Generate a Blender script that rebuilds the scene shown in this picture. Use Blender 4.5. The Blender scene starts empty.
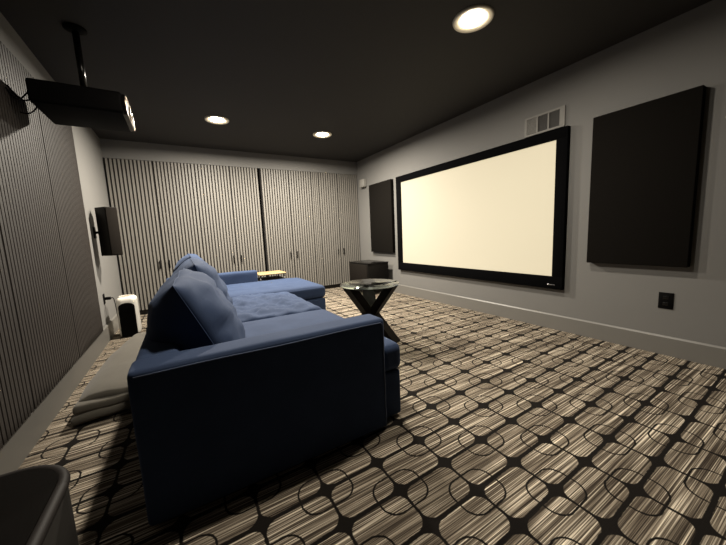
import bpy, bmesh, math, random
from mathutils import Vector, Matrix, noise, Euler

random.seed(4)
scene = bpy.context.scene
COL = scene.collection
W, H = 3.9217, 2.44          # room width, ceiling height
YF = -6.9                    # wall behind the camera

# .0195.0195.0195.0195.0195.0195.0195.0195.0195.0195.0195.0195.0195.0195.0195.0195.0195.0195.0195.0195.0195.0195.0195.0195.0195.0195.0195.0195.0195.0195.0195.0195.0195 materials
def new_mat(name):
    m = bpy.data.materials.new(name)
    m.use_nodes = True
    nt = m.node_tree
    return m, nt, nt.nodes['Principled BSDF']

def srgb(r, g, b):
    f = lambda c: (c/255/12.92) if c/255 <= .04045 else ((c/255+.055)/1.055)**2.4
    return (f(r), f(g), f(b), 1)

def ramp_mix(nt, fac, c1, c2):
    n = nt.nodes.new('ShaderNodeMix'); n.data_type = 'RGBA'
    n.inputs['A'].default_value = c1; n.inputs['B'].default_value = c2
    nt.links.new(fac, n.inputs['Factor'])
    return n.outputs['Result']

def coords(nt, scale=(1, 1, 1), kind='Object'):
    t = nt.nodes.new('ShaderNodeTexCoord')
    mp = nt.nodes.new('ShaderNodeMapping')
    mp.inputs['Scale'].default_value = scale
    nt.links.new(t.outputs[kind], mp.inputs['Vector'])
    return mp.outputs['Vector']

def tex_noise(nt, vec, scale, detail=3, rough=.5):
    n = nt.nodes.new('ShaderNodeTexNoise')
    n.inputs['Scale'].default_value = scale
    n.inputs['Detail'].default_value = detail
    n.inputs['Roughness'].default_value = rough
    nt.links.new(vec, n.inputs['Vector'])
    return n.outputs['Fac']

def simple(name, c1, c2=None, rough=.6, scale=20, stretch=(1, 1, 1), bump=0., bscale=None,
           metal=0., sheen=0., sheen_tint=None, spec=.5, coat=0.):
    """Principled surface whose colour drifts between c1 and c2 by noise, with a noise bump."""
    m, nt, b = new_mat(name)
    c2 = c2 or c1
    v = coords(nt, stretch)
    f = tex_noise(nt, v, scale)
    nt.links.new(ramp_mix(nt, f, c1, c2), b.inputs['Base Color'])
    b.inputs['Roughness'].default_value = rough
    b.inputs['Metallic'].default_value = metal
    b.inputs['Specular IOR Level'].default_value = spec
    b.inputs['Coat Weight'].default_value = coat
    b.inputs['Sheen Weight'].default_value = sheen
    if sheen_tint: b.inputs['Sheen Tint'].default_value = sheen_tint
    if bump:
        bp = nt.nodes.new('ShaderNodeBump')
        bp.inputs['Strength'].default_value = bump
        bp.inputs['Distance'].default_value = .003
        nt.links.new(tex_noise(nt, v, bscale or scale*4, 4), bp.inputs['Height'])
        nt.links.new(bp.outputs['Normal'], b.inputs['Normal'])
    return m

def lin(r, g, b): return (r, g, b, 1)

M = {}
M['wall'] = simple('wall_paint', lin(.150,.145,.137), lin(.163,.158,.149), .75, 3, bump=.08, bscale=160)
M['ceiling'] = simple('ceiling_paint', lin(.018,.0163,.0152), lin(.0205,.0187,.0175), .8, 4, bump=.06, bscale=150)
M['trim'] = simple('trim_paint', lin(.150,.142,.129), lin(.163,.155,.140), .45, 4)
M['slat'] = simple('wardrobe_slat', lin(.145,.135,.119), lin(.195,.182,.161), .55, 9, (8,8,.35), bump=.05)
M['slat_back'] = simple('wardrobe_felt', lin(.012,.010,.009), lin(.018,.015,.013), .9, 60)
M['carcass'] = simple('wardrobe_carcass', lin(.02,.017,.015), lin(.03,.026,.023), .8, 10)
M['dark_slat'] = simple('dark_oak_slat', lin(.0165,.0125,.0100), lin(.024,.0182,.0146), .6, 10, (10,10,.3), bump=.05)
M['dark_felt'] = simple('dark_felt', lin(.014,.0107,.0087), lin(.0175,.0133,.0108), .95, 60)
M['black_fabric'] = simple('acoustic_fabric', lin(.0062,.0054,.0046), lin(.008,.007,.006), .95, 90, bump=.2, bscale=500, spec=.03)
M['velvet_black'] = simple('black_velvet', lin(.002,.002,.0023), lin(.003,.003,.0033), .9, 80, spec=.02)
M['black_plastic'] = simple('black_plastic', lin(.003,.0028,.0028), lin(.004,.0037,.0037), .6, 40, spec=.04)
M['black_gloss'] = simple('black_gloss', lin(.004,.0037,.0036), lin(.0055,.005,.0048), .22, 30, spec=.3)
M['speaker_vinyl'] = simple('speaker_vinyl', lin(.006,.0053,.0046), lin(.0075,.0067,.0058), .6, 60, spec=.1)
M['speaker_cloth'] = simple('speaker_cloth', lin(.010,.0085,.007), lin(.0125,.0105,.009), .9, 200, bump=.2, bscale=600, spec=.03)
M['velvet'] = simple('blue_velvet', lin(.021,.0345,.074), lin(.032,.051,.104), .85, 7, bump=.12, bscale=260,
                     sheen=.06, sheen_tint=lin(.45,.6,.95), spec=.2)
M['velvet_welt'] = simple('blue_welt', lin(.032,.048,.098), lin(.04,.06,.115), .8, 30, sheen=.1)
M['oak'] = simple('light_oak', lin(.40,.285,.14), lin(.32,.22,.10), .45, 6, (1,9,9), bump=.05)
M['steel_dark'] = simple('dark_steel', lin(.05,.05,.05), lin(.07,.07,.07), .4, 30, metal=.8)
M['rim_metal'] = simple('rim_metal', lin(.35,.27,.19), lin(.42,.33,.24), .25, 30, metal=1)
M['chrome'] = simple('chrome', lin(.6,.6,.6), lin(.7,.7,.7), .2, 30, metal=1)
M['espresso'] = simple('espresso_wood', lin(.004,.003,.0025), lin(.008,.0058,.0045), .6, 8, (6,6,.6), bump=.05, spec=.06)
M['white_plastic'] = simple('white_plastic', lin(.62,.59,.53), lin(.66,.63,.57), .4, 20)
M['pale_box'] = simple('pale_plastic', lin(.22,.21,.19), lin(.25,.24,.22), .5, 20)
M['blanket'] = simple('grey_blanket', lin(.088,.079,.063), lin(.115,.103,.083), .95, 14, bump=.3, bscale=160, sheen=.2)
M['vent_metal'] = simple('vent_paint', lin(.19,.18,.165), lin(.21,.20,.18), .5, 20)
M['vent_dark'] = simple('vent_grille', lin(.055,.050,.046), lin(.065,.060,.055), .6, 40)
M['reflector'] = simple('lamp_reflector', lin(.80,.74,.60), lin(.82,.76,.62), .4, 20)
M['tan_slot'] = simple('tan_slot', lin(.20,.13,.07), lin(.26,.17,.09), .6, 30)
M['side_grey'] = simple('charcoal_laminate', lin(.022,.0200,.0175), lin(.027,.0245,.0215), .5, 20)
M['black_wood'] = simple('black_woodgrain', lin(.0025,.0022,.002), lin(.0065,.0054,.0045), .6, 12, (30,2,2), spec=.02, bump=.25, bscale=30)
M['rim_gloss'] = simple('rim_gloss', lin(.014,.0115,.0105), lin(.018,.015,.0135), .6, 20, spec=.15)

def emit(name, col, strength):
    m, nt, b = new_mat(name)
    b.inputs['Base Color'].default_value = col
    b.inputs['Emission Color'].default_value = col
    b.inputs['Emission Strength'].default_value = strength
    return m
M['lamp'] = emit('lamp_diffuser', lin(1.0,.86,.64), 22)

SCREEN_GLOW = .34
# projection screen: matte cloth; its emission stands in for light falling evenly on it
m, nt, b = new_mat('projection_screen')
f = tex_noise(nt, coords(nt), 1.3, 2)
c = ramp_mix(nt, f, lin(.80,.68,.45), lin(.84,.715,.475))
nt.links.new(c, b.inputs['Emission Color'])
b.inputs['Base Color'].default_value = lin(.20,.19,.16)
b.inputs['Roughness'].default_value = .9
b.inputs['Emission Strength'].default_value = SCREEN_GLOW
M['screen'] = m

# table glass
m, nt, b = new_mat('table_glass')
b.inputs['Base Color'].default_value = lin(.80,.90,.86)
b.inputs['Roughness'].default_value = .02
b.inputs['Transmission Weight'].default_value = 1
b.inputs['IOR'].default_value = 1.45
M['glass'] = m
m, nt, b = new_mat('lens_glass')
b.inputs['Base Color'].default_value = lin(.05,.04,.035)
b.inputs['Roughness'].default_value = .08
b.inputs['Coat Weight'].default_value = 1
M['lens'] = m

# carpet .0195.0195.0195.0195.0195.0195.0195.0195.0195.0195.0195.0195.0195.0195.0195.0195.0195.0195.0195.0195.0195.0195.0195.0195.0195.0195.0195.0195.0195.0195.0195-
class N:
    """tiny wrapper so that node math reads like arithmetic"""
    nt = None
    def __init__(s, sock): s.s = sock
    @classmethod
    def op(cls, op, *a):
        n = cls.nt.nodes.new('ShaderNodeMath'); n.operation = op
        for i, v in enumerate(a):
            if isinstance(v, N): cls.nt.links.new(v.s, n.inputs[i])
            else: n.inputs[i].default_value = v
        return N(n.outputs[0])
    def __add__(s, o): return N.op('ADD', s, o)
    def __sub__(s, o): return N.op('SUBTRACT', s, o)
    def __mul__(s, o): return N.op('MULTIPLY', s, o)
    def __truediv__(s, o): return N.op('DIVIDE', s, o)
def nabs(a): return N.op('ABSOLUTE', a)
def nmax(a, b): return N.op('MAXIMUM', a, b)
def nmin(a, b): return N.op('MINIMUM', a, b)
def step(a, w):              # smooth 0..1 as a crosses 0 over +-w
    n = N.nt.nodes.new('ShaderNodeMapRange'); n.interpolation_type = 'SMOOTHSTEP'
    n.inputs['From Min'].default_value = -w; n.inputs['From Max'].default_value = w
    N.nt.links.new(a.s, n.inputs['Value'])
    return N(n.outputs['Result'])
def cell(a, size, off):      # signed distance to the centre of the repeating cell
    return (N.op('FRACT', (a - off) / size) - .5) * size
def rbox(px, py, hx, hy, r):
    qx = nabs(px) - (hx - r); qy = nabs(py) - (hy - r)
    ox = nmax(qx, 0.); oy = nmax(qy, 0.)
    return N.op('SQRT', ox*ox + oy*oy) + nmin(nmax(qx, qy), 0.) - r

def carpet():
    m, nt, b = new_mat('patterned_carpet')
    N.nt = nt
    tc = nt.nodes.new('ShaderNodeTexCoord')
    wob = nt.nodes.new('ShaderNodeTexNoise'); wob.inputs['Scale'].default_value = 55
    nt.links.new(tc.outputs['Object'], wob.inputs['Vector'])
    sep = nt.nodes.new('ShaderNodeSeparateXYZ'); nt.links.new(tc.outputs['Object'], sep.inputs[0])
    w = (N(wob.outputs['Fac']) - .5) * .006
    DX, DY, X0, Y0 = .2555, .1765, 1.694, -4.840
    xr, yr = N(sep.outputs['X']), N(sep.outputs['Y'])
    # the carpet is laid very slightly askew
    x = xr - (yr - Y0)*.0145 + w
    y = yr - (xr - X0)*.036 + w
    d1 = rbox(cell(x, DX, X0), cell(y, DY, Y0), DX/2-.0060, DY/2-.0090, .046)
    # loops round every second node
    a = rbox(cell(x, 2*DX, X0-DX), cell(y, 2*DY, Y0), .107, .084, .062)
    c = rbox(cell(x, 2*DX, X0), cell(y, 2*DY, Y0-DY), .107, .084, .062)
    loop = nabs(nmin(a, c)) - .0040
    dark = nmax(step(d1, .0022), step(loop*-1, .0018))
    # long fine streaks running across the room
    def streak(sx, sy, detail, dist):
        mp = nt.nodes.new('ShaderNodeMapping'); mp.inputs['Scale'].default_value = (sx, sy, 1)
        nt.links.new(tc.outputs['Object'], mp.inputs['Vector'])
        t = nt.nodes.new('ShaderNodeTexNoise'); t.inputs['Scale'].default_value = 1
        t.inputs['Detail'].default_value = detail; t.inputs['Distortion'].default_value = dist
        nt.links.new(mp.outputs['Vector'], t.inputs['Vector'])
        return N(t.outputs['Fac'])
    s1 = streak(1.3, 170, 2, .35)
    s2 = streak(1.6, 55, 2, .35)
    s3 = streak(2.5, 330, 1, .3)
    f = s1*.5 + s2*.24 + s3*.36
    cr = nt.nodes.new('ShaderNodeValToRGB')
    els = cr.color_ramp.elements
    els[0].position = .40; els[0].color = lin(.022,.016,.012)
    els[1].position = .72; els[1].color = lin(1,.88,.70)
    e = els.new(.50); e.color = lin(.062,.048,.036)
    e = els.new(.585); e.color = lin(.21,.173,.13)
    nt.links.new(f.s, cr.inputs['Fac'])
    # cloudy wear between lighter and darker yarn
    pn = nt.nodes.new('ShaderNodeTexNoise'); pn.inputs['Scale'].default_value = 6
    nt.links.new(tc.outputs['Object'], pn.inputs['Vector'])
    mul = nt.nodes.new('ShaderNodeMix'); mul.data_type = 'RGBA'; mul.blend_type = 'MULTIPLY'
    mul.inputs['Factor'].default_value = 1
    nt.links.new(cr.outputs['Color'], mul.inputs['A'])
    nt.links.new(ramp_mix(nt, pn.outputs['Fac'], lin(.7,.7,.7), lin(1.2,1.2,1.2)), mul.inputs['B'])
    mx = nt.nodes.new('ShaderNodeMix'); mx.data_type = 'RGBA'
    nt.links.new(dark.s, mx.inputs['Factor'])
    nt.links.new(mul.outputs['Result'], mx.inputs['A'])
    mx.inputs['B'].default_value = lin(.008,.0065,.0055)
    nt.links.new(mx.outputs['Result'], b.inputs['Base Color'])
    b.inputs['Roughness'].default_value = .95
    b.inputs['Specular IOR Level'].default_value = .1
    b.inputs['Sheen Weight'].default_value = 1.0
    b.inputs['Sheen Roughness'].default_value = .45
    nt.links.new(mx.outputs['Result'], b.inputs['Sheen Tint'])
    fine = nt.nodes.new('ShaderNodeTexNoise'); fine.inputs['Scale'].default_value = 330
    nt.links.new(tc.outputs['Object'], fine.inputs['Vector'])
    bm_ = nt.nodes.new('ShaderNodeBump'); bm_.inputs['Strength'].default_value = .5
    bm_.inputs['Distance'].default_value = .004
    nt.links.new((N(fine.outputs['Fac'])*.6 + f*.5 - dark*.25).s, bm_.inputs['Height'])
    nt.links.new(bm_.outputs['Normal'], b.inputs['Normal'])
    return m
M['carpet'] = carpet()

# .0195.0195.0195.0195.0195.0195.0195.0195.0195.0195.0195.0195.0195.0195.0195.0195.0195.0195.0195.0195.0195.0195.0195.0195.0195.0195.0195.0195.0195.0195.0195.0195.0195 mesh building
ORG = {}                     # world origin of every built object

class MB:
    def __init__(s): s.bm = bmesh.new(); s.mi = 0; s.smooth = True
    def _tag(s, faces):
        for f in faces: f.material_index = s.mi; f.smooth = s.smooth
    def box(s, lo, hi, rot=None, bevel=0., seg=2, pivot=None):
        before = set(s.bm.faces)
        c = [(a+b)/2 for a, b in zip(lo, hi)]; d = [abs(b-a) for a, b in zip(lo, hi)]
        mat = Matrix.Translation(c) @ Matrix.Diagonal((*d, 1))
        r = bmesh.ops.create_cube(s.bm, size=1, matrix=mat)
        vs = r['verts']
        if bevel:
            es = list({e for v in vs for e in v.link_edges})
            q = bmesh.ops.bevel(s.bm, geom=es, offset=bevel, segments=seg, affect='EDGES', profile=.5)
        new = [f for f in s.bm.faces if f not in before]
        if rot is not None:
            vv = list({v for f in new for v in f.verts})
            bmesh.ops.rotate(s.bm, verts=vv, cent=pivot or c, matrix=rot)
        for f in new: f.material_index = s.mi; f.smooth = s.smooth and bevel > 0
        return s
    def prism(s, pts, axis, a, b):
        """closed 2-D outline pts swept along axis ('x','y','z') from a to b"""
        def P(p, t):
            return {'x': (t, p[0], p[1]), 'y': (p[0], t, p[1]), 'z': (p[0], p[1], t)}[axis]
        A = [s.bm.verts.new(P(p, a)) for p in pts]; B = [s.bm.verts.new(P(p, b)) for p in pts]
        n = len(pts); fs = [s.bm.faces.new(A), s.bm.faces.new(B)]
        for i in range(n): fs.append(s.bm.faces.new((A[i], A[(i+1) % n], B[(i+1) % n], B[i])))
        bmesh.ops.recalc_face_normals(s.bm, faces=fs)
        for f in fs: f.material_index = s.mi; f.smooth = False
        return s
    def lathe(s, prof, c, n=40, close=False):
        rings = []
        for r, z in prof:
            if r <= 1e-6: rings.append([s.bm.verts.new((c[0], c[1], c[2]+z))])
            else: rings.append([s.bm.verts.new((c[0]+r*math.cos(2*math.pi*k/n), c[1]+r*math.sin(2*math.pi*k/n), c[2]+z)) for k in range(n)])
        fs = []
        pairs = list(zip(rings, rings[1:])) + ([(rings[-1], rings[0])] if close else [])
        for A, B in pairs:
            for k in range(n):
                k2 = (k+1) % n
                if len(A) == 1 and len(B) == 1: continue
                if len(A) == 1: fs.append(s.bm.faces.new((A[0], B[k2], B[k])))
                elif len(B) == 1: fs.append(s.bm.faces.new((A[k], A[k2], B[0])))
                else: fs.append(s.bm.faces.new((A[k], A[k2], B[k2], B[k])))
        bmesh.ops.recalc_face_normals(s.bm, faces=fs)
        s._tag(fs); return s
    def tube(s, pts, r, n=8, caps=True):
        pts = [Vector(p) for p in pts]; rings = []
        for i, p in enumerate(pts):
            t = (pts[min(i+1, len(pts)-1)] - pts[max(i-1, 0)]).normalized()
            up = Vector((0, 0, 1)) if abs(t.z) < .9 else Vector((1, 0, 0))
            u = t.cross(up).normalized(); v = t.cross(u)
            rings.append([s.bm.verts.new(p + r*(u*math.cos(2*math.pi*k/n) + v*math.sin(2*math.pi*k/n))) for k in range(n)])
        fs = []
        for A, B in zip(rings, rings[1:]):
            for k in range(n): fs.append(s.bm.faces.new((A[k], A[(k+1) % n], B[(k+1) % n], B[k])))
        if caps: fs += [s.bm.faces.new(rings[0]), s.bm.faces.new(rings[-1])]
        bmesh.ops.recalc_face_normals(s.bm, faces=fs)
        s._tag(fs); return s
    def soft(s, lo, hi, r, n=14, puff=(0, 0, 0), lump=0., lfreq=4., seed=0., mat=None, fold=None):
        """rounded box with swelling faces (puff per axis), lumps and an optional fold function"""
        c = Vector([(a+b)/2 for a, b in zip(lo, hi)]); h = [abs(b-a)/2 for a, b in zip(lo, hi)]
        def params(hh):
            k = min(r/hh, .98); ps = [-1, -1+k*.12, -1+k*.3, -1+k*.55, -1+k]
            mid = [(-1+k) + (2-2*k)*i/n for i in range(1, n)]
            return ps + mid + [-p for p in reversed(ps)]
        P = [params(hh) for hh in h]
        cache = {}
        def vert(u):
            key = tuple(round(q, 6) for q in u)
            if key in cache: return cache[key]
            p = Vector([u[i]*h[i] for i in range(3)])
            q = Vector([max(-(h[i]-min(r, h[i]*.98)), min(h[i]-min(r, h[i]*.98), p[i])) for i in range(3)])
            d = p - q
            if d.length > 1e-9: p = q + d.normalized()*min(r, max(d.length, 0) if d.length < r else r)
            out = Vector((0, 0, 0))
            for i in range(3):
                j, k = (i+1) % 3, (i+2) % 3
                out[i] = puff[i]*u[i]*(1-u[j]**4)*(1-u[k]**4)
            p = p + out
            if lump:
                dirn = (p - q).normalized() if (p-q).length > 1e-6 else Vector((0, 0, 1))
                p += dirn*lump*noise.fractal(Vector((p.x*lfreq+seed, p.y*lfreq, p.z*lfreq+seed*2)), 1., 2., 3)
            if fold: p = fold(p, u)
            p = p + c
            if mat is not None: p = mat @ p
            v = s.bm.verts.new(p); cache[key] = v; return v
        fs = []
        for ax in range(3):
            j, k = (ax+1) % 3, (ax+2) % 3
            for sg in (-1, 1):
                for a in range(len(P[j])-1):
                    for b in range(len(P[k])-1):
                        quad = []
                        for (aa, bb) in ((a, b), (a+1, b), (a+1, b+1), (a, b+1)):
                            u = [0, 0, 0]; u[ax] = sg; u[j] = P[j][aa]; u[k] = P[k][bb]
                            quad.append(vert(u))
                        if sg < 0: quad.reverse()
                        fs.append(s.bm.faces.new(quad))
        s._tag(fs); return s
    def build(s, name, mats, parent=None, origin=None, local=False):
        """link as ONE mesh object; vertices are in world space unless local"""
        if not isinstance(mats, (list, tuple)): mats = [mats]
        po = Vector(ORG.get(parent.name, (0, 0, 0))) if parent else Vector((0, 0, 0))
        if local: base = Vector((0, 0, 0)); loc = Vector((0, 0, 0))
        elif parent: base = po; loc = Vector((0, 0, 0))
        else: base = Vector(origin or (0, 0, 0)); loc = base
        if not local:
            for v in s.bm.verts: v.co -= base
        me = bpy.data.meshes.new(name); s.bm.to_mesh(me); s.bm.free()
        for mt in mats: me.materials.append(mt)
        o = bpy.data.objects.new(name, me); COL.objects.link(o)
        o.location = loc
        if parent: o.parent = parent
        ORG[o.name] = tuple(base)
        return o

def tag(o, label, cat, group=None):
    o['label'] = label; o['category'] = cat
    if group: o['group'] = group
    return o
def struct(o): o['kind'] = 'structure'; return o
def thing(name, label, cat, loc, rz=0., group=None):
    o = bpy.data.objects.new(name, None); COL.objects.link(o)
    o.empty_display_size = .1
    o.location = loc; o.rotation_euler = (0, 0, rz)
    ORG[o.name] = tuple(loc)
    return tag(o, label, cat, group)
def copy_tree(o, parent=None):
    c = o.copy(); COL.objects.link(c)
    if parent: c.parent = parent
    for ch in list(o.children): copy_tree(ch, c)
    return c

# .0195.0195.0195.0195.0195.0195.0195.0195.0195.0195.0195.0195.0195.0195.0195.0195.0195.0195.0195.0195.0195.0195.0195.0195.0195.0195.0195.0195.0195.0195.0195.0195.0195 the room
struct(MB().box((-.1, YF, -.05), (W+.1, .75, 0)).build('floor', M['carpet']))
struct(MB().box((-.12, YF, 0), (0, .75, 2.6)).build('wall_left', M['wall']))
struct(MB().box((W, YF, 0), (W+.12, .75, 2.6)).build('wall_right', M['wall']))
mb = MB().box((0, .001, 2.196), (W, .62, 2.44)).box((0, .62, 0), (W, .75, 2.6))
struct(mb.build('wall_back', M['wall']))
struct(MB().box((-.12, YF-.12, 0), (W+.12, YF, 2.6)).build('wall_front', M['ceiling']))

LIGHTS = [(2.637, -3.863), (1.298, -1.290), (2.645, -1.276), (1.298, -3.863)]
# ceiling slab with a square cut-out above each downlight
hh = .074
xs = sorted({0, W} | {round(x+s*hh, 4) for x, y in LIGHTS for s in (-1, 1)})
ys = sorted({YF, .65} | {round(y+s*hh, 4) for x, y in LIGHTS for s in (-1, 1)})
mb = MB(); mb.smooth = False
for i in range(len(xs)-1):
    for j in range(len(ys)-1):
        cx_, cy_ = (xs[i]+xs[i+1])/2, (ys[j]+ys[j+1])/2
        if any(abs(cx_-x) < hh and abs(cy_-y) < hh for x, y in LIGHTS): continue
        mb._tag([mb.bm.faces.new([mb.bm.verts.new(p) for p in ((xs[i], ys[j], H), (xs[i], ys[j+1], H), (xs[i+1], ys[j+1], H), (xs[i+1], ys[j], H))])])
bmesh.ops.remove_doubles(mb.bm, verts=mb.bm.verts, dist=1e-5)
mb.box((-.1, YF, 2.56), (W+.1, .75, 2.62))
struct(mb.build('ceiling', M['ceiling']))

def baseboard(name, xa, xb, y0, y1, hb):
    mb = MB()
    mb.prism([(xa, 0), (xb, 0), (xb, hb-.012), (xb+(xa-xb)*.55, hb), (xa, hb)], 'y', y0, y1)
    return struct(mb.build(name, M['trim']))
baseboard('baseboard_left', 0, .016, YF, -.0, .176)
baseboard('baseboard_right', W, W-.016, YF, -.0, .150)

# .0195.0195.0195.0195.0195.0195.0195.0195.0195.0195.0195.0195.0195.0195.0195.0195.0195.0195.0195.0195.0195.0195.0195.0195.0195.0195.0195.0195.0195.0195.0195.0195.0195 downlights
t = thing('ceiling_downlight', 'round recessed ceiling light nearest the camera, above and in front of the screen', 'ceiling light',
          (LIGHTS[0][0], LIGHTS[0][1], H), group='recessed downlights in the black ceiling')
c = (LIGHTS[0][0], LIGHTS[0][1], H)
MB().lathe([(.064, .002), (.098, -.005), (.122, -.011), (.130, -.010), (.134, 0), (.112, .003)], c, 48, close=True).build('trim_ring', M['reflector'], t)  # ring made oversize and pale to imitate the halo of light round the lamp
MB().lathe([(.066, .006), (.065, -.004), (.055, -.012), (.034, -.018), (0, -.021)], c, 48).build('diffuser', M['lamp'], t)
la = bpy.data.lights.new('lamp', 'AREA'); la.shape = 'DISK'; la.size = .11
NEAR_W, FAR_W = 12, 64
la.energy = NEAR_W; la.color = (1.0, .92, .79); la.spread = math.radians(176)
lo = bpy.data.objects.new('lamp', la); COL.objects.link(lo); lo.parent = t; lo.location = (0, 0, -.0235)
for (x, y), lb in zip(LIGHTS[1:], (
        'round recessed ceiling light in the far row, above the chaise end of the sofa',
        'round recessed ceiling light in the far row, nearest the corner with the subwoofer',
        'round recessed ceiling light right above the near armrest of the blue sofa')):
    c2 = copy_tree(t); c2.location = (x, y, H); c2['label'] = lb
    if y > -2:
        for ch in c2.children:
            if ch.type == 'LIGHT': ch.data = la.copy(); ch.data.energy = FAR_W

# .0195.0195.0195.0195.0195.0195.0195.0195.0195.0195.0195.0195.0195.0195.0195.0195.0195.0195.0195.0195.0195.0195.0195.0195.0195.0195.0195.0195.0195.0195.0195.0195.0195 wardrobes along the far wall
TOP, BOT = 2.19, .075
def slat_front(mb, x0, x1, z0, z1, y=0., pitch=.0445):
    n = max(1, round((x1-x0)/pitch)); p = (x1-x0)/n
    for k in range(n):
        a = x0 + k*p + p*.23
        mb.box((a, y-.010, z0), (a+p*.56, y+.004, z1))
def wardrobe(x0, x1, seam, label, filler=None):
    t = thing('wardrobe', label, 'wardrobe', ((x0+x1)/2, .3, 0), group='slatted wardrobes along the far wall')
    xl = filler[0] if filler and filler[0] < x0 else x0
    xr = filler[1] if filler and filler[1] > x1 else x1
    mb = MB().box((xl, .026, BOT), (xr, .6, TOP)).box((xl, .05, 0), (xr, .6, BOT))
    mb.build('carcass', M['carcass'], t)
    for a, b, hx in ((x0+.003, seam-.0035, seam-.060), (seam+.0035, x1-.003, seam+.060)):
        mb = MB(); mb.box((a, .004, BOT), (b, .024, TOP)); mb.mi = 1
        slat_front(mb, a, b, BOT, TOP)
        d = mb.build('door', [M['slat_back'], M['slat']], t)
        hb = MB().box((hx-.007, -.034, .650), (hx+.007, -.024, .775), bevel=.003)
        hb.box((hx-.005, -.025, .668), (hx+.005, -.010, .680)).box((hx-.005, -.025, .745), (hx+.005, -.010, .757))
        hb.build('handle', M['black_plastic'], d)
    if filler:
        mb = MB(); mb.box((filler[0]+.003, .004, BOT), (filler[1]-.003, .024, TOP)); mb.mi = 1
        if filler[1]-filler[0] > .1: slat_front(mb, filler[0]+.004, filler[1]-.004, BOT, TOP, pitch=.034)
        elif filler[1]-filler[0] > .03: mb.box((filler[0]+.008, -.008, BOT), (filler[1]-.008, .004, TOP))
        mb.build('filler_panel', [M['slat_back'], M['slat']], t)
wardrobe(.012, 1.03, .552, 'slatted grey double wardrobe at the left end, behind the black wall speaker')
wardrobe(1.075, 2.005, 1.565, 'slatted grey double wardrobe second from the left, behind the sofa arm', (1.03, 1.075))
wardrobe(2.045, 2.935, 2.521, 'slatted grey double wardrobe third from the left, right of the wide dark gap', (2.935, 3.085))
wardrobe(3.085, W-.01, 3.468, 'slatted grey double wardrobe at the right end, behind the subwoofer in the corner')

# .0195.0195.0195.0195.0195.0195.0195.0195.0195.0195.0195.0195.0195.0195.0195.0195.0195.0195.0195.0195.0195.0195.0195.0195.0195.0195.0195.0195.0195.0195.0195.0195.0195 left wall: slat panel, speaker
YL = -1.4757
mb = MB(); mb.box((.0005, -6.2, .178), (.0215, YL, 2.205)); mb.mi = 1
y = YL - .002; k = 0
while y > -6.18:
    wd = .026
    mb.box((.0215, y-wd, .178), (.026, y, 2.205)); y -= .0365; k += 1
    if k % 23 == 0: y -= .012
tag(mb.build('wall_panel', [M['dark_felt'], M['dark_slat']], origin=(.01, -3.8, .178)),
    'large dark brown vertical slat panel covering the left wall above the baseboard', 'wall panel')

ang = math.radians(40)
sp = thing('wall_speaker', 'slim black surround speaker on a bracket on the left wall beside the wardrobes', 'speaker', (.14, -1.25, .919), ang)
MB().box((0, .004, 0), (.120, .160, .512), bevel=.004).build('cabinet', M['speaker_vinyl'], sp, local=True)
MB().box((.005, -.006, .006), (.115, .004, .506), bevel=.003).build('grille', M['speaker_cloth'], sp, local=True)
R_ = Matrix.Rotation(-ang, 4, 'Z')
bk = MB()
def to_local(p): return R_ @ (Vector(p) - Vector((.14, -1.25, .919)))
bk.tube([to_local((.004, -1.10, 1.17)), to_local((.05, -1.11, 1.17)), to_local((.12, -1.15, 1.17))], .014, 10)
a = to_local((.006, -1.10, 1.17))
q = MB()
bk.box((-.008+a.x, -.035+a.y, a.z-.06), (.004+a.x, .035+a.y, a.z+.06), rot=Matrix.Rotation(-ang, 3, 'Z'), pivot=a)
bk.build('bracket', M['black_plastic'], sp, local=True)

# .0195.0195.0195.0195.0195.0195.0195.0195.0195.0195.0195.0195.0195.0195.0195.0195.0195.0195.0195.0195.0195.0195.0195.0195.0195.0195.0195.0195.0195.0195.0195.0195.0195 projector
px0, px1, py0, py1, pz0, pz1 = .118, .568, -2.85, -2.425, 1.868, 1.998
t = thing('projector', 'black ceiling projector hanging from a pole on the left, lens towards the screen', 'projector', ((px0+px1)/2, (py0+py1)/2, pz0))
def chamfer(p, u):
    return p
mb = MB().box((px0, py0, pz0), (px1-.012, py1, pz1), bevel=.016, seg=3)
for k in range(9): mb.box((px0+.06+k*.012, py0-.002, pz0+.045), (px0+.066+k*.012, py0+.004, pz1-.045))
body = mb.build('body', M['black_plastic'], t)
def face_ring(inset, r, x, n=8):
    a0, a1, b0, b1 = py0+inset, py1-inset, pz0+inset, pz1-inset
    out = []
    for (yc_, zc_, s0) in ((a1-r, b1-r, 0), (a0+r, b1-r, 90), (a0+r, b0+r, 180), (a1-r, b0+r, 270)):
        for k in range(n+1):
            q = math.radians(s0+90*k/n); out.append((x, yc_+r*math.cos(q), zc_+r*math.sin(q)))
    return out
fr_ = [(y, z) for _, y, z in face_ring(.002, .045, 0)]
MB().prism(fr_, 'x', px1-.03, px1+.002).build('front_fascia', M['black_gloss'], t)
rr = face_ring(.008, .042, px1+.002)
MB().tube(rr + [rr[0]], .0042, 8, caps=False).build('front_rim', M['rim_metal'], t)
ly, lz = (py0+py1)/2, (pz0+pz1)/2
Rl = Matrix.Translation((px1+.002, ly, lz)) @ Matrix.Rotation(math.pi/2, 4, 'Y')
mb2 = MB().lathe([(.044, 0), (.047, .005), (.044, .009), (.038, .010), (.036, .004), (.036, 0)], (0, 0, 0), 36)
for v in mb2.bm.verts: v.co = Rl @ v.co
mb2.build('lens_ring', M['rim_metal'], t)
mb2 = MB().lathe([(.036, .002), (.026, .010), (.013, .014), (0, .015)], (0, 0, 0), 36)
for v in mb2.bm.verts: v.co = Rl @ v.co
mb2.build('lens', M['lens'], t)
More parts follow.
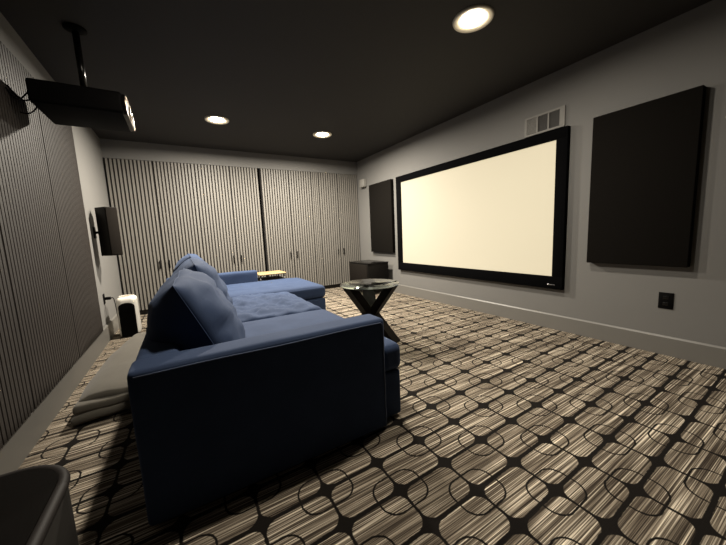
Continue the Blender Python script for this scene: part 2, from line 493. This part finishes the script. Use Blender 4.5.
MB().lathe([(0, 0), (.007, .001), (.008, .006), (0, .006)], (px1-.10, py0+.05, pz1-.003), 16).build('button', M['chrome'], t)
pxp, pyp = .335, -2.60
MB().tube([(pxp, pyp, pz1+.02), (pxp, pyp, H-.01)], .019, 16).build('pole', M['black_gloss'], t)
MB().lathe([(0, -.001), (.06, -.001), (.06, -.010), (.03, -.022), (0, -.022)], (pxp, pyp, H), 32).build('ceiling_plate', M['black_plastic'], t)
mb = MB().box((pxp-.10, pyp-.012, pz1), (pxp+.10, pyp+.012, pz1+.014)).box((pxp-.012, pyp-.10, pz1), (pxp+.012, pyp+.10, pz1+.014))
mb.box((pxp-.035, pyp-.035, pz1+.006), (pxp+.035, pyp+.035, pz1+.035), bevel=.005)
mb.build('mount_bracket', M['black_plastic'], t)
def sag(a, b, drop, n=12, side=0):
    a, b = Vector(a), Vector(b)
    return [a.lerp(b, i/n) + Vector((0, side*math.sin(math.pi*i/n), -drop*math.sin(math.pi*i/n))) for i in range(n+1)]
MB().tube(sag((px0+.005, py0+.10, pz0+.06), (.034, py0+.04, pz0+.085), .05), .0045).build('cable', M['black_plastic'], t)
MB().tube(sag((px0+.005, py0+.06, pz0+.09), (.034, py0+.02, pz0+.06), .07, side=-.03), .004).build('cable', M['black_plastic'], t)
MB().tube(sag((px0+.005, py0+.18, pz0+.05), (.034, py0+.16, pz0-.02), .03), .004).build('cable', M['black_plastic'], t)

# .0195.0195.0195.0195.0195.0195.0195.0195.0195.0195.0195.0195.0195.0195.0195.0195.0195.0195.0195.0195.0195.0195.0195.0195.0195.0195.0195.0195.0195.0195.0195.0195.0195 screen wall
t = thing('projection_screen', 'wide cream projection screen with added glow, in a black frame on the right wall', 'screen', (W, -2.6, .41))
xo, xi = W-.048, W-.001
ya, yb, za, zb = -3.884, -1.3135, .4117, 1.9157     # outer
yc, yd, zc, zd = -3.784, -1.428, .536, 1.820        # picture
mb = MB(); mb.smooth = True
def fr(y0, y1, z0, z1): mb.box((xo, y0, z0), (xi, y1, z1), bevel=.004)
fr(ya, yb, zd, zb); fr(ya, yb, za, zc); fr(ya, yc, zc-.004, zd+.004); fr(yd, yb, zc-.004, zd+.004)
mb.build('frame', M['velvet_black'], t)
MB().box((W-.030, yc-.01, zc-.01), (W-.022, yd+.01, zd+.01)).build('screen_cloth', M['screen'], t)
MB().soft((xo-.003, -3.818, .4495), (xo+.001, -3.742, .4595), .0018, 3).build('badge', M['chrome'], t)

def acoustic(y0, y1, label):
    mb = MB().box((W-.062, y0, .691), (W-.002, y1, 1.911), bevel=.006, seg=3)
    return tag(mb.build('acoustic_panel', M['black_fabric'], origin=(W-.03, (y0+y1)/2, .691)), label, 'acoustic panel', 'black acoustic panels on the screen wall')
acoustic(-4.7174, -4.0829, 'big black fabric acoustic panel right of the screen, above the wall outlet')
acoustic(-1.1916, -.5079, 'black fabric acoustic panel left of the screen, above the subwoofer')

# vent
t = thing('air_vent', 'rectangular wall vent with three louvred grilles above the top right of the screen', 'vent', (W, -3.63, 1.94))
mb = MB(); vy0, vy1, vz0, vz1 = -3.835, -3.455, 1.930, 2.110
for (a, b, c_, d_) in ((vy0, vy1, vz1-.018, vz1), (vy0, vy1, vz0, vz0+.018)): mb.box((W-.014, a, c_), (W-.0005, b, d_))
gr = [(-3.575, -3.478), (-3.682, -3.589), (-3.790, -3.696)]
for a, b in ((vy0, -3.790), (-3.696, -3.682), (-3.589, -3.575), (-3.478, vy1)): mb.box((W-.014, a, vz0+.018), (W-.0005, b, vz1-.018))
mb.build('frame', M['vent_metal'], t)
for i, (a, b) in enumerate(gr):
    mb = MB().box((W-.004, a, vz0+.018), (W-.001, b, vz1-.018)); mb.mi = 1
    for k in range(12):
        z = vz0+.024 + k*.0115
        mb.box((W-.012, a, z), (W-.004, b, z+.0022 if i else z+.007))
    mb.build('grille', [M['vent_dark'], M['vent_dark'] if i else M['vent_metal']], t)

# outlet
def outlet(x, y0, y1, z0, z1, s, label):
    t = thing('wall_outlet', label, 'outlet', (x, (y0+y1)/2, z0))
    xa, xb = (x-.006*s, x) if s > 0 else (x, x+.006)
    MB().box((min(xa, xb), y0, z0), (max(xa, xb), y1, z1), bevel=.002).build('cover_plate', M['black_plastic'], t)
    for zc_ in (z0+(z1-z0)*.3, z0+(z1-z0)*.7):
        xx = x-.0085*s
        mb = MB().soft((min(xx, x-.004*s), (y0+y1)/2-.017, zc_-.014), (max(xx, x-.004*s), (y0+y1)/2+.017, zc_+.014), .0018, 3)
        mb.build('socket', M['black_gloss'], t)
    return t
outlet(W, -4.6461, -4.5611, .3614, .4855, 1, 'small black power outlet plate low on the right wall below the acoustic panel')
t = outlet(0, -1.155, -1.085, .395, .505, -1, 'small dark power outlet on the left wall just behind the air purifier')
t2 = thing('power_plug', 'black power plug stuck in the left wall outlet beside the air purifier', 'plug', (.012, -1.12, .45))
MB().soft((.0088, -1.138, .437), (.062, -1.102, .467), .006, 4).build('plug_body', M['black_plastic'], t2)
cord = [(.06, -1.12, .452), (.085, -1.11, .43), (.08, -1.0, .2), (.09, -.93, .02), (.2, -.90, .008), (.34, -.93, .008), (.36, -1.0, .008), (.32, -1.03, .03)]
def spline(pts, n=8):
    out = []; P = [Vector(p) for p in pts]; P = [P[0]] + P + [P[-1]]
    for i in range(1, len(P)-2):
        for k in range(n):
            u = k/n; a, b_, c_, d_ = P[i-1], P[i], P[i+1], P[i+2]
            out.append(.5*((2*b_)+(c_-a)*u+(2*a-5*b_+4*c_-d_)*u*u+(3*b_-a-3*c_+d_)*u**3))
    return out + [P[-1]]
MB().tube(spline(cord), .004).build('power_cord', M['black_plastic'], t2)

# sensor box by the corner
t = thing('sensor_box', 'small pale box high on the right wall in the corner by the wardrobes', 'sensor', (W, -.28, 1.915))
MB().box((W-.078, -.352, 1.915), (W, -.205, 2.057), bevel=.006).build('housing', M['pale_box'], t)
MB().box((W-.0805, -.335, 1.935), (W-.078, -.222, 2.037), bevel=.001).build('face_plate', M['pale_box'], t)

# .0195.0195.0195.0195.0195.0195.0195.0195.0195.0195.0195.0195.0195.0195.0195.0195.0195.0195.0195.0195.0195.0195.0195.0195.0195.0195.0195.0195.0195.0195.0195.0195.0195 subwoofer
t = thing('subwoofer', 'squat black subwoofer cabinet on the carpet in the far right corner', 'subwoofer', (3.61, -.78, 0))
MB().box((3.405, -1.10, .03), (3.825, -.46, .525), bevel=.006, seg=3).build('cabinet', M['speaker_vinyl'], t)
MB().box((3.40, -1.105, .525), (3.83, -.455, .54), bevel=.004, seg=2).build('top_panel', M['black_gloss'], t)
MB().box((3.393, -1.085, .05), (3.405, -.475, .51), bevel=.004).build('grille', M['speaker_cloth'], t)
for sx in (3.45, 3.78):
    for sy in (-1.05, -.51):
        MB().lathe([(0, 0), (.02, 0), (.023, .03), (0, .03)], (sx, sy, 0), 16).build('foot', M['black_plastic'], t)

# .0195.0195.0195.0195.0195.0195.0195.0195.0195.0195.0195.0195.0195.0195.0195.0195.0195.0195.0195.0195.0195.0195.0195.0195.0195.0195.0195.0195.0195.0195.0195.0195.0195 air purifier
t = thing('air_purifier', 'white rounded air purifier with black front grille on the carpet by the left wall', 'air purifier', (.195, -1.1, 0))
def taper(p, u):
    k = 1 - .05*(u[2]+1)/2
    p.x *= k; p.y *= k
    return p
MB().soft((.100, -1.205, .004), (.292, -1.0, .452), .045, 10, fold=taper).build('shell', M['white_plastic'], t)
arch = [(.123, .012)] + [(.123, .30)] + [(.196-.073*math.cos(a), .345+.045*math.sin(a)) for a in [math.pi*i/14 for i in range(15)]] + [(.269, .30), (.269, .012)]
mb = MB().prism(arch, 'y', -1.2075, -1.19)
for k in range(22): mb.box((.127, -1.2095, .03+k*.0145), (.265, -1.2065, .036+k*.0145))
mb.build('front_grille', M['black_plastic'], t)
ell = [(.196+.062*math.cos(2*math.pi*k/28), -1.10+.055*math.sin(2*math.pi*k/28)) for k in range(28)]
MB().prism(ell, 'z', .44, .4545).build('air_outlet', M['tan_slot'], t)
rim = [(.196+.066*math.cos(2*math.pi*k/32), -1.10+.059*math.sin(2*math.pi*k/32), .453) for k in range(33)]
MB().tube(rim, .006, 8, caps=False).build('outlet_rim', M['white_plastic'], t)

# .0195.0195.0195.0195.0195.0195.0195.0195.0195.0195.0195.0195.0195.0195.0195.0195.0195.0195.0195.0195.0195.0195.0195.0195.0195.0195.0195.0195.0195.0195.0195.0195.0195 folded blanket
mb = MB()
N_ = 40
layers = [(.012, .062), (.060, .112), (.108, .168)]
def blank(i):
    sd = 3.1*i
    def f(p, u):
        y = p.y
        wy = (u[1]+1)/2           # 0 near .. 1 far
        if u[0] < 0: p.x += (-u[0])*(.01 + .13*wy**2.2)      # left edge drifts in towards the sofa
        z = p.z
        p.z += .010*noise.noise(Vector((p.x*5+sd, p.y*4, sd))) + .004*noise.noise(Vector((p.x*18, p.y*14, sd)))
        p.y += .03*noise.noise(Vector((p.x*4+sd, sd, 0)))*(1-wy)
        edge = max(0., -u[0]-.35)/.65
        near = max(0., -u[1]-.72)/.28
        p.z -= (.034 if i == 2 else .012)*edge**2 + (.020 if i == 2 else .0)*near**2
        if i == 2: p.z += .016*noise.noise(Vector((p.x*3, p.y*2.2+9, 4)))
        return p
    return f
for i, (z0, z1) in enumerate(layers):
    mb.soft((.125+.012*i, -3.12+.018*i-.012*(i == 1), z0), (.575, -1.78, z1+.004), .022, 22, puff=(0, 0, .004), fold=blank(i))
# rolled fold joining the upper two layers at the near edge
tag(mb.build('folded_blanket', M['blanket'], origin=(.35, -2.45, 0)),
    'thick grey-beige blanket folded in layers on the carpet behind the blue sofa', 'blanket')

# .0195.0195.0195.0195.0195.0195.0195.0195.0195.0195.0195.0195.0195.0195.0195.0195.0195.0195.0195.0195.0195.0195.0195.0195.0195.0195.0195.0195.0195.0195.0195.0195.0195 sofa
t = thing('sectional_sofa', 'long navy blue velvet sectional sofa with chaise facing the screen', 'sofa', (1.2, -2.5, 0))
V = M['velvet']
MB().box((.66, -4.02, .015), (1.725, -2.0, .275), bevel=.012).box((1.632, -4.095, .015), (1.764, -2.0, .275), bevel=.014, seg=3).build('base', V, t)
MB().box((.66, -2.0, .015), (2.235, -.99, .275), bevel=.014, seg=3).build('chaise_base', V, t)
MB().soft((.582, -4.008, .012), (.735, -.862, .592), .028, 20, lump=.003, lfreq=3).build('back_frame', V, t)
arm = MB().soft((.580, -4.150, .010), (1.634, -4.005, .602), .022, 20, puff=(0, 0, .004), lump=.003, lfreq=4, seed=2).build('armrest', V, t)
pip = [(1.618, -4.150, .02), (1.618, -4.1505, .3), (1.617, -4.1505, .57), (1.605, -4.1505, .583)] + [(1.6-.1*k, -4.1508, .583+.002*math.sin(k)) for k in range(1, 11)]
MB().tube(pip, .0032, 6).build('piping', M['velvet_welt'], arm)
MB().soft((.735, -1.0, .012), (1.665, -.862, .592), .028, 20, lump=.003, lfreq=4, seed=5).build('armrest', V, t)

def seat_fold(amp, sd):
    def f(p, u):
        if u[2] > 0:
            w = (1-u[0]**6)*(1-u[1]**6)
            p.z += w*amp*(noise.fractal(Vector((p.x*7+sd, p.y*6, sd)), .75, 2.1, 4))
        return p
    return f
mb = MB().soft((.74, -3.998, .275), (1.776, -3.052, .428), .045, 26, puff=(.008, 0, .018), fold=seat_fold(.006, 1.3))
mb.soft((1.645, -4.098, .275), (1.780, -3.50, .424), .038, 14, puff=(0, 0, .006))
mb.build('seat_cushion', V, t)
MB().soft((.74, -3.045, .275), (1.775, -2.006, .430), .05, 44, puff=(.008, 0, .024), fold=seat_fold(.040, 7.7)).build('seat_cushion', V, t)
MB().soft((.74, -1.998, .275), (2.255, -.995, .432), .055, 34, puff=(.006, 0, .030), fold=seat_fold(.008, 4.2)).build('seat_cushion', V, t)

def back_cushion(y0, y1, h, lean, x, sd, yaw=0., thick=.25, roll=0.):
    L = y1-y0; n = 30
    Mx = (Matrix.Translation((x, (y0+y1)/2, .435)) @ Matrix.Rotation(yaw, 4, 'Z') @ Matrix.Rotation(-math.radians(lean), 4, 'Y')
          @ Matrix.Rotation(roll, 4, 'X') @ Matrix.Translation((-thick*.34, 0, h/2)))
    def outline(u, v):
        yy = u*L/2*(1 - .045*(1-v*v)) ; zz = v*h/2*(1 - .05*(1-u*u))
        zz -= (.02*u*u + .012*noise.noise(Vector((u*2+sd, sd, 0))))*(v+1)/2
        return yy, zz
    mb = MB(); P = [math.sin(math.pi/2*(-1+2*i/n)) for i in range(n+1)]
    G = {}
    for sg in (1, -1):
        for i, u in enumerate(P):
            for j, v in enumerate(P):
                rim_ = i in (0, n) or j in (0, n)
                if rim_ and (1, i, j) in G: G[(sg, i, j)] = G[(1, i, j)]; continue
                yy, zz = outline(u, v)
                w = max(0., (1-abs(u)**3.2)*(1-abs(v)**3.0))**.55
                w *= 1.08 - .18*v
                xx = thick*(.34 if sg > 0 else -.66)*w
                if not rim_:
                    k = min(1., 4*w*w)
                    xx += k*(.020*noise.fractal(Vector((sd, u*2.2, v*2.6)), .9, 2., 3)
                             - sg*.018*math.exp(-((v+.35+.22*u+.1*math.sin(2*u+sd))/.085)**2)*(.5-.5*u)
                             - sg*.012*math.exp(-((v-.15-.3*u)/.07)**2)*max(0, u))
                G[(sg, i, j)] = mb.bm.verts.new(Mx @ Vector((xx, yy, zz)))
    fs = []
    for sg in (1, -1):
        for i in range(n):
            for j in range(n):
                q = [G[(sg, i, j)], G[(sg, i+1, j)], G[(sg, i+1, j+1)], G[(sg, i, j+1)]]
                if sg < 0: q.reverse()
                fs.append(mb.bm.faces.new(q))
    mb._tag(fs)
    edge = [outline(P[i], -1) for i in range(n)] + [outline(1, P[j]) for j in range(n)] + [outline(P[n-i], 1) for i in range(n)] + [outline(-1, P[n-j]) for j in range(n)]
    pts = [Mx @ Vector((0, y, z)) for y, z in edge]
    cu = mb.build('back_cushion', V, t)
    MB().tube(pts + [pts[0]], .003, 6, caps=False).build('piping', V, cu)
    return cu
back_cushion(-3.96, -3.03, .535, 24, 1.085, 1.0, yaw=-.05, thick=.37)
back_cushion(-3.05, -2.02, .525, 18, 1.12, 2.7, yaw=.0, thick=.36)
back_cushion(-2.03, -1.02, .52, 16, 1.10, 4.4, thick=.34)

# .0195.0195.0195.0195.0195.0195.0195.0195.0195.0195.0195.0195.0195.0195.0195.0195.0195.0195.0195.0195.0195.0195.0195.0195.0195.0195.0195.0195.0195.0195.0195.0195.0195 wooden-topped side table behind the chaise
t = thing('side_table', 'small side table with pale wooden top standing behind the sofa chaise', 'side table', (1.92, -.64, 0))
tz = .508
MB().box((1.715, -.835, tz-.018), (2.115, -.46, tz), bevel=.006, seg=3).build('table_top', M['oak'], t)
for lx in (1.735, 2.085):
    for ly in (-.815, -.48):
        MB().tube([(lx, ly, 0), (lx, ly, tz-.018)], .008, 10).build('leg', M['steel_dark'], t)
MB().box((1.728, -.823, .398), (2.092, -.47, .424), bevel=.003).build('shelf', M['black_plastic'], t)

# .0195.0195.0195.0195.0195.0195.0195.0195.0195.0195.0195.0195.0195.0195.0195.0195.0195.0195.0195.0195.0195.0195.0195.0195.0195.0195.0195.0195.0195.0195.0195.0195.0195 glass table
cx, cy = 2.313, -2.911
t = thing('glass_table', 'round glass-topped accent table with dark hourglass wooden base beside the sofa', 'table', (cx, cy, 0))
MB().lathe([(0, .543), (.283, .543), (.286, .546), (.286, .552), (.283, .555), (0, .555)], (cx, cy, 0), 64).build('glass_top', M['glass'], t)
for az in (300, 186, 63):
    a = math.radians(az); Rm = Matrix.Translation((cx, cy, 0)) @ Matrix.Rotation(a, 4, 'Z')
    mb = MB()
    # plank profile in (radius, height): hourglass arm, swept through its width
    prof = [(.190, 0), (.283, 0), (.066, .252), (.278, .542), (.188, .542), (-.005, .278), (-.005, .228)]
    before = len(mb.bm.verts)
    mb.prism(prof, 'y', -.062, .062)
    bmesh.ops.bevel(mb.bm, geom=list(mb.bm.edges), offset=.003, segments=1, affect='EDGES')
    for v in mb.bm.verts: v.co = Rm @ v.co
    leg = mb.build('leg', M['espresso'], t)
# .0195.0195.0195.0195.0195.0195.0195.0195.0195.0195.0195.0195.0195.0195.0195.0195.0195.0195.0195.0195.0195.0195.0195.0195.0195.0195.0195.0195.0195.0195.0195.0195.0195 near-left cabinet corner
t = thing('side_cabinet', 'dark low cabinet with rounded corners in the near left corner, black woodgrain top', 'cabinet', (.26, -4.62, 0))
def rrect(x0, x1, y0, y1, r, n=10):
    out = []
    for (cx_, cy_, a0) in ((x1-r, y1-r, 0), (x0+r, y1-r, 90), (x0+r, y0+r, 180), (x1-r, y0+r, 270)):
        for k in range(n+1):
            a = math.radians(a0+90*k/n); out.append((cx_+r*math.cos(a), cy_+r*math.sin(a)))
    return out
X0, X1, Y0_, Y1_ = .03, .480, -4.93, -4.275
mb = MB().prism(rrect(X0+.006, X1-.006, Y0_+.006, Y1_-.006, .125), 'z', .012, .425)
mb.build('body', M['side_grey'], t)
mb = MB().prism(rrect(X0+.02, X1-.02, Y0_+.02, Y1_-.02, .113), 'z', .43, .452)
mb.build('top_panel', M['black_wood'], t)
rp = [(x, y, .439) for x, y in rrect(X0+.012, X1-.012, Y0_+.012, Y1_-.012, .12)]
mb = MB().tube(rp + [rp[0]], .0135, 10, caps=False)
mb.build('rim', M['rim_gloss'], t)

# .0195.0195.0195.0195.0195.0195.0195.0195.0195.0195.0195.0195.0195.0195.0195.0195.0195.0195.0195.0195.0195.0195.0195.0195.0195.0195.0195.0195.0195.0195.0195.0195.0195 world, camera, view
w = bpy.data.worlds.new('world'); scene.world = w; w.use_nodes = True
w.node_tree.nodes['Background'].inputs['Color'].default_value = (0, 0, 0, 1)

yaw, pitch, roll = .5316, -.1255, -.0444
F = Vector((math.sin(yaw)*math.cos(pitch), math.cos(yaw)*math.cos(pitch), math.sin(pitch)))
R = Vector((math.cos(yaw), -math.sin(yaw), 0)); U = R.cross(F)
R2 = R*math.cos(roll) + U*math.sin(roll); U2 = -R*math.sin(roll) + U*math.cos(roll)
cam = bpy.data.cameras.new('camera'); co = bpy.data.objects.new('camera', cam); COL.objects.link(co)
mw = Matrix((R2, U2, -F)).transposed().to_4x4(); mw.translation = Vector((.7845, -5.3955, 1.03))
co.matrix_world = mw
cam.sensor_width = 36; cam.lens = 305.09/726*36; cam.clip_start = .02
scene.camera = co
vs = scene.view_settings
vs.view_transform = 'Standard'; vs.look = 'None'; vs.gamma = 1; vs.use_curve_mapping = False
vs.exposure = 1.1
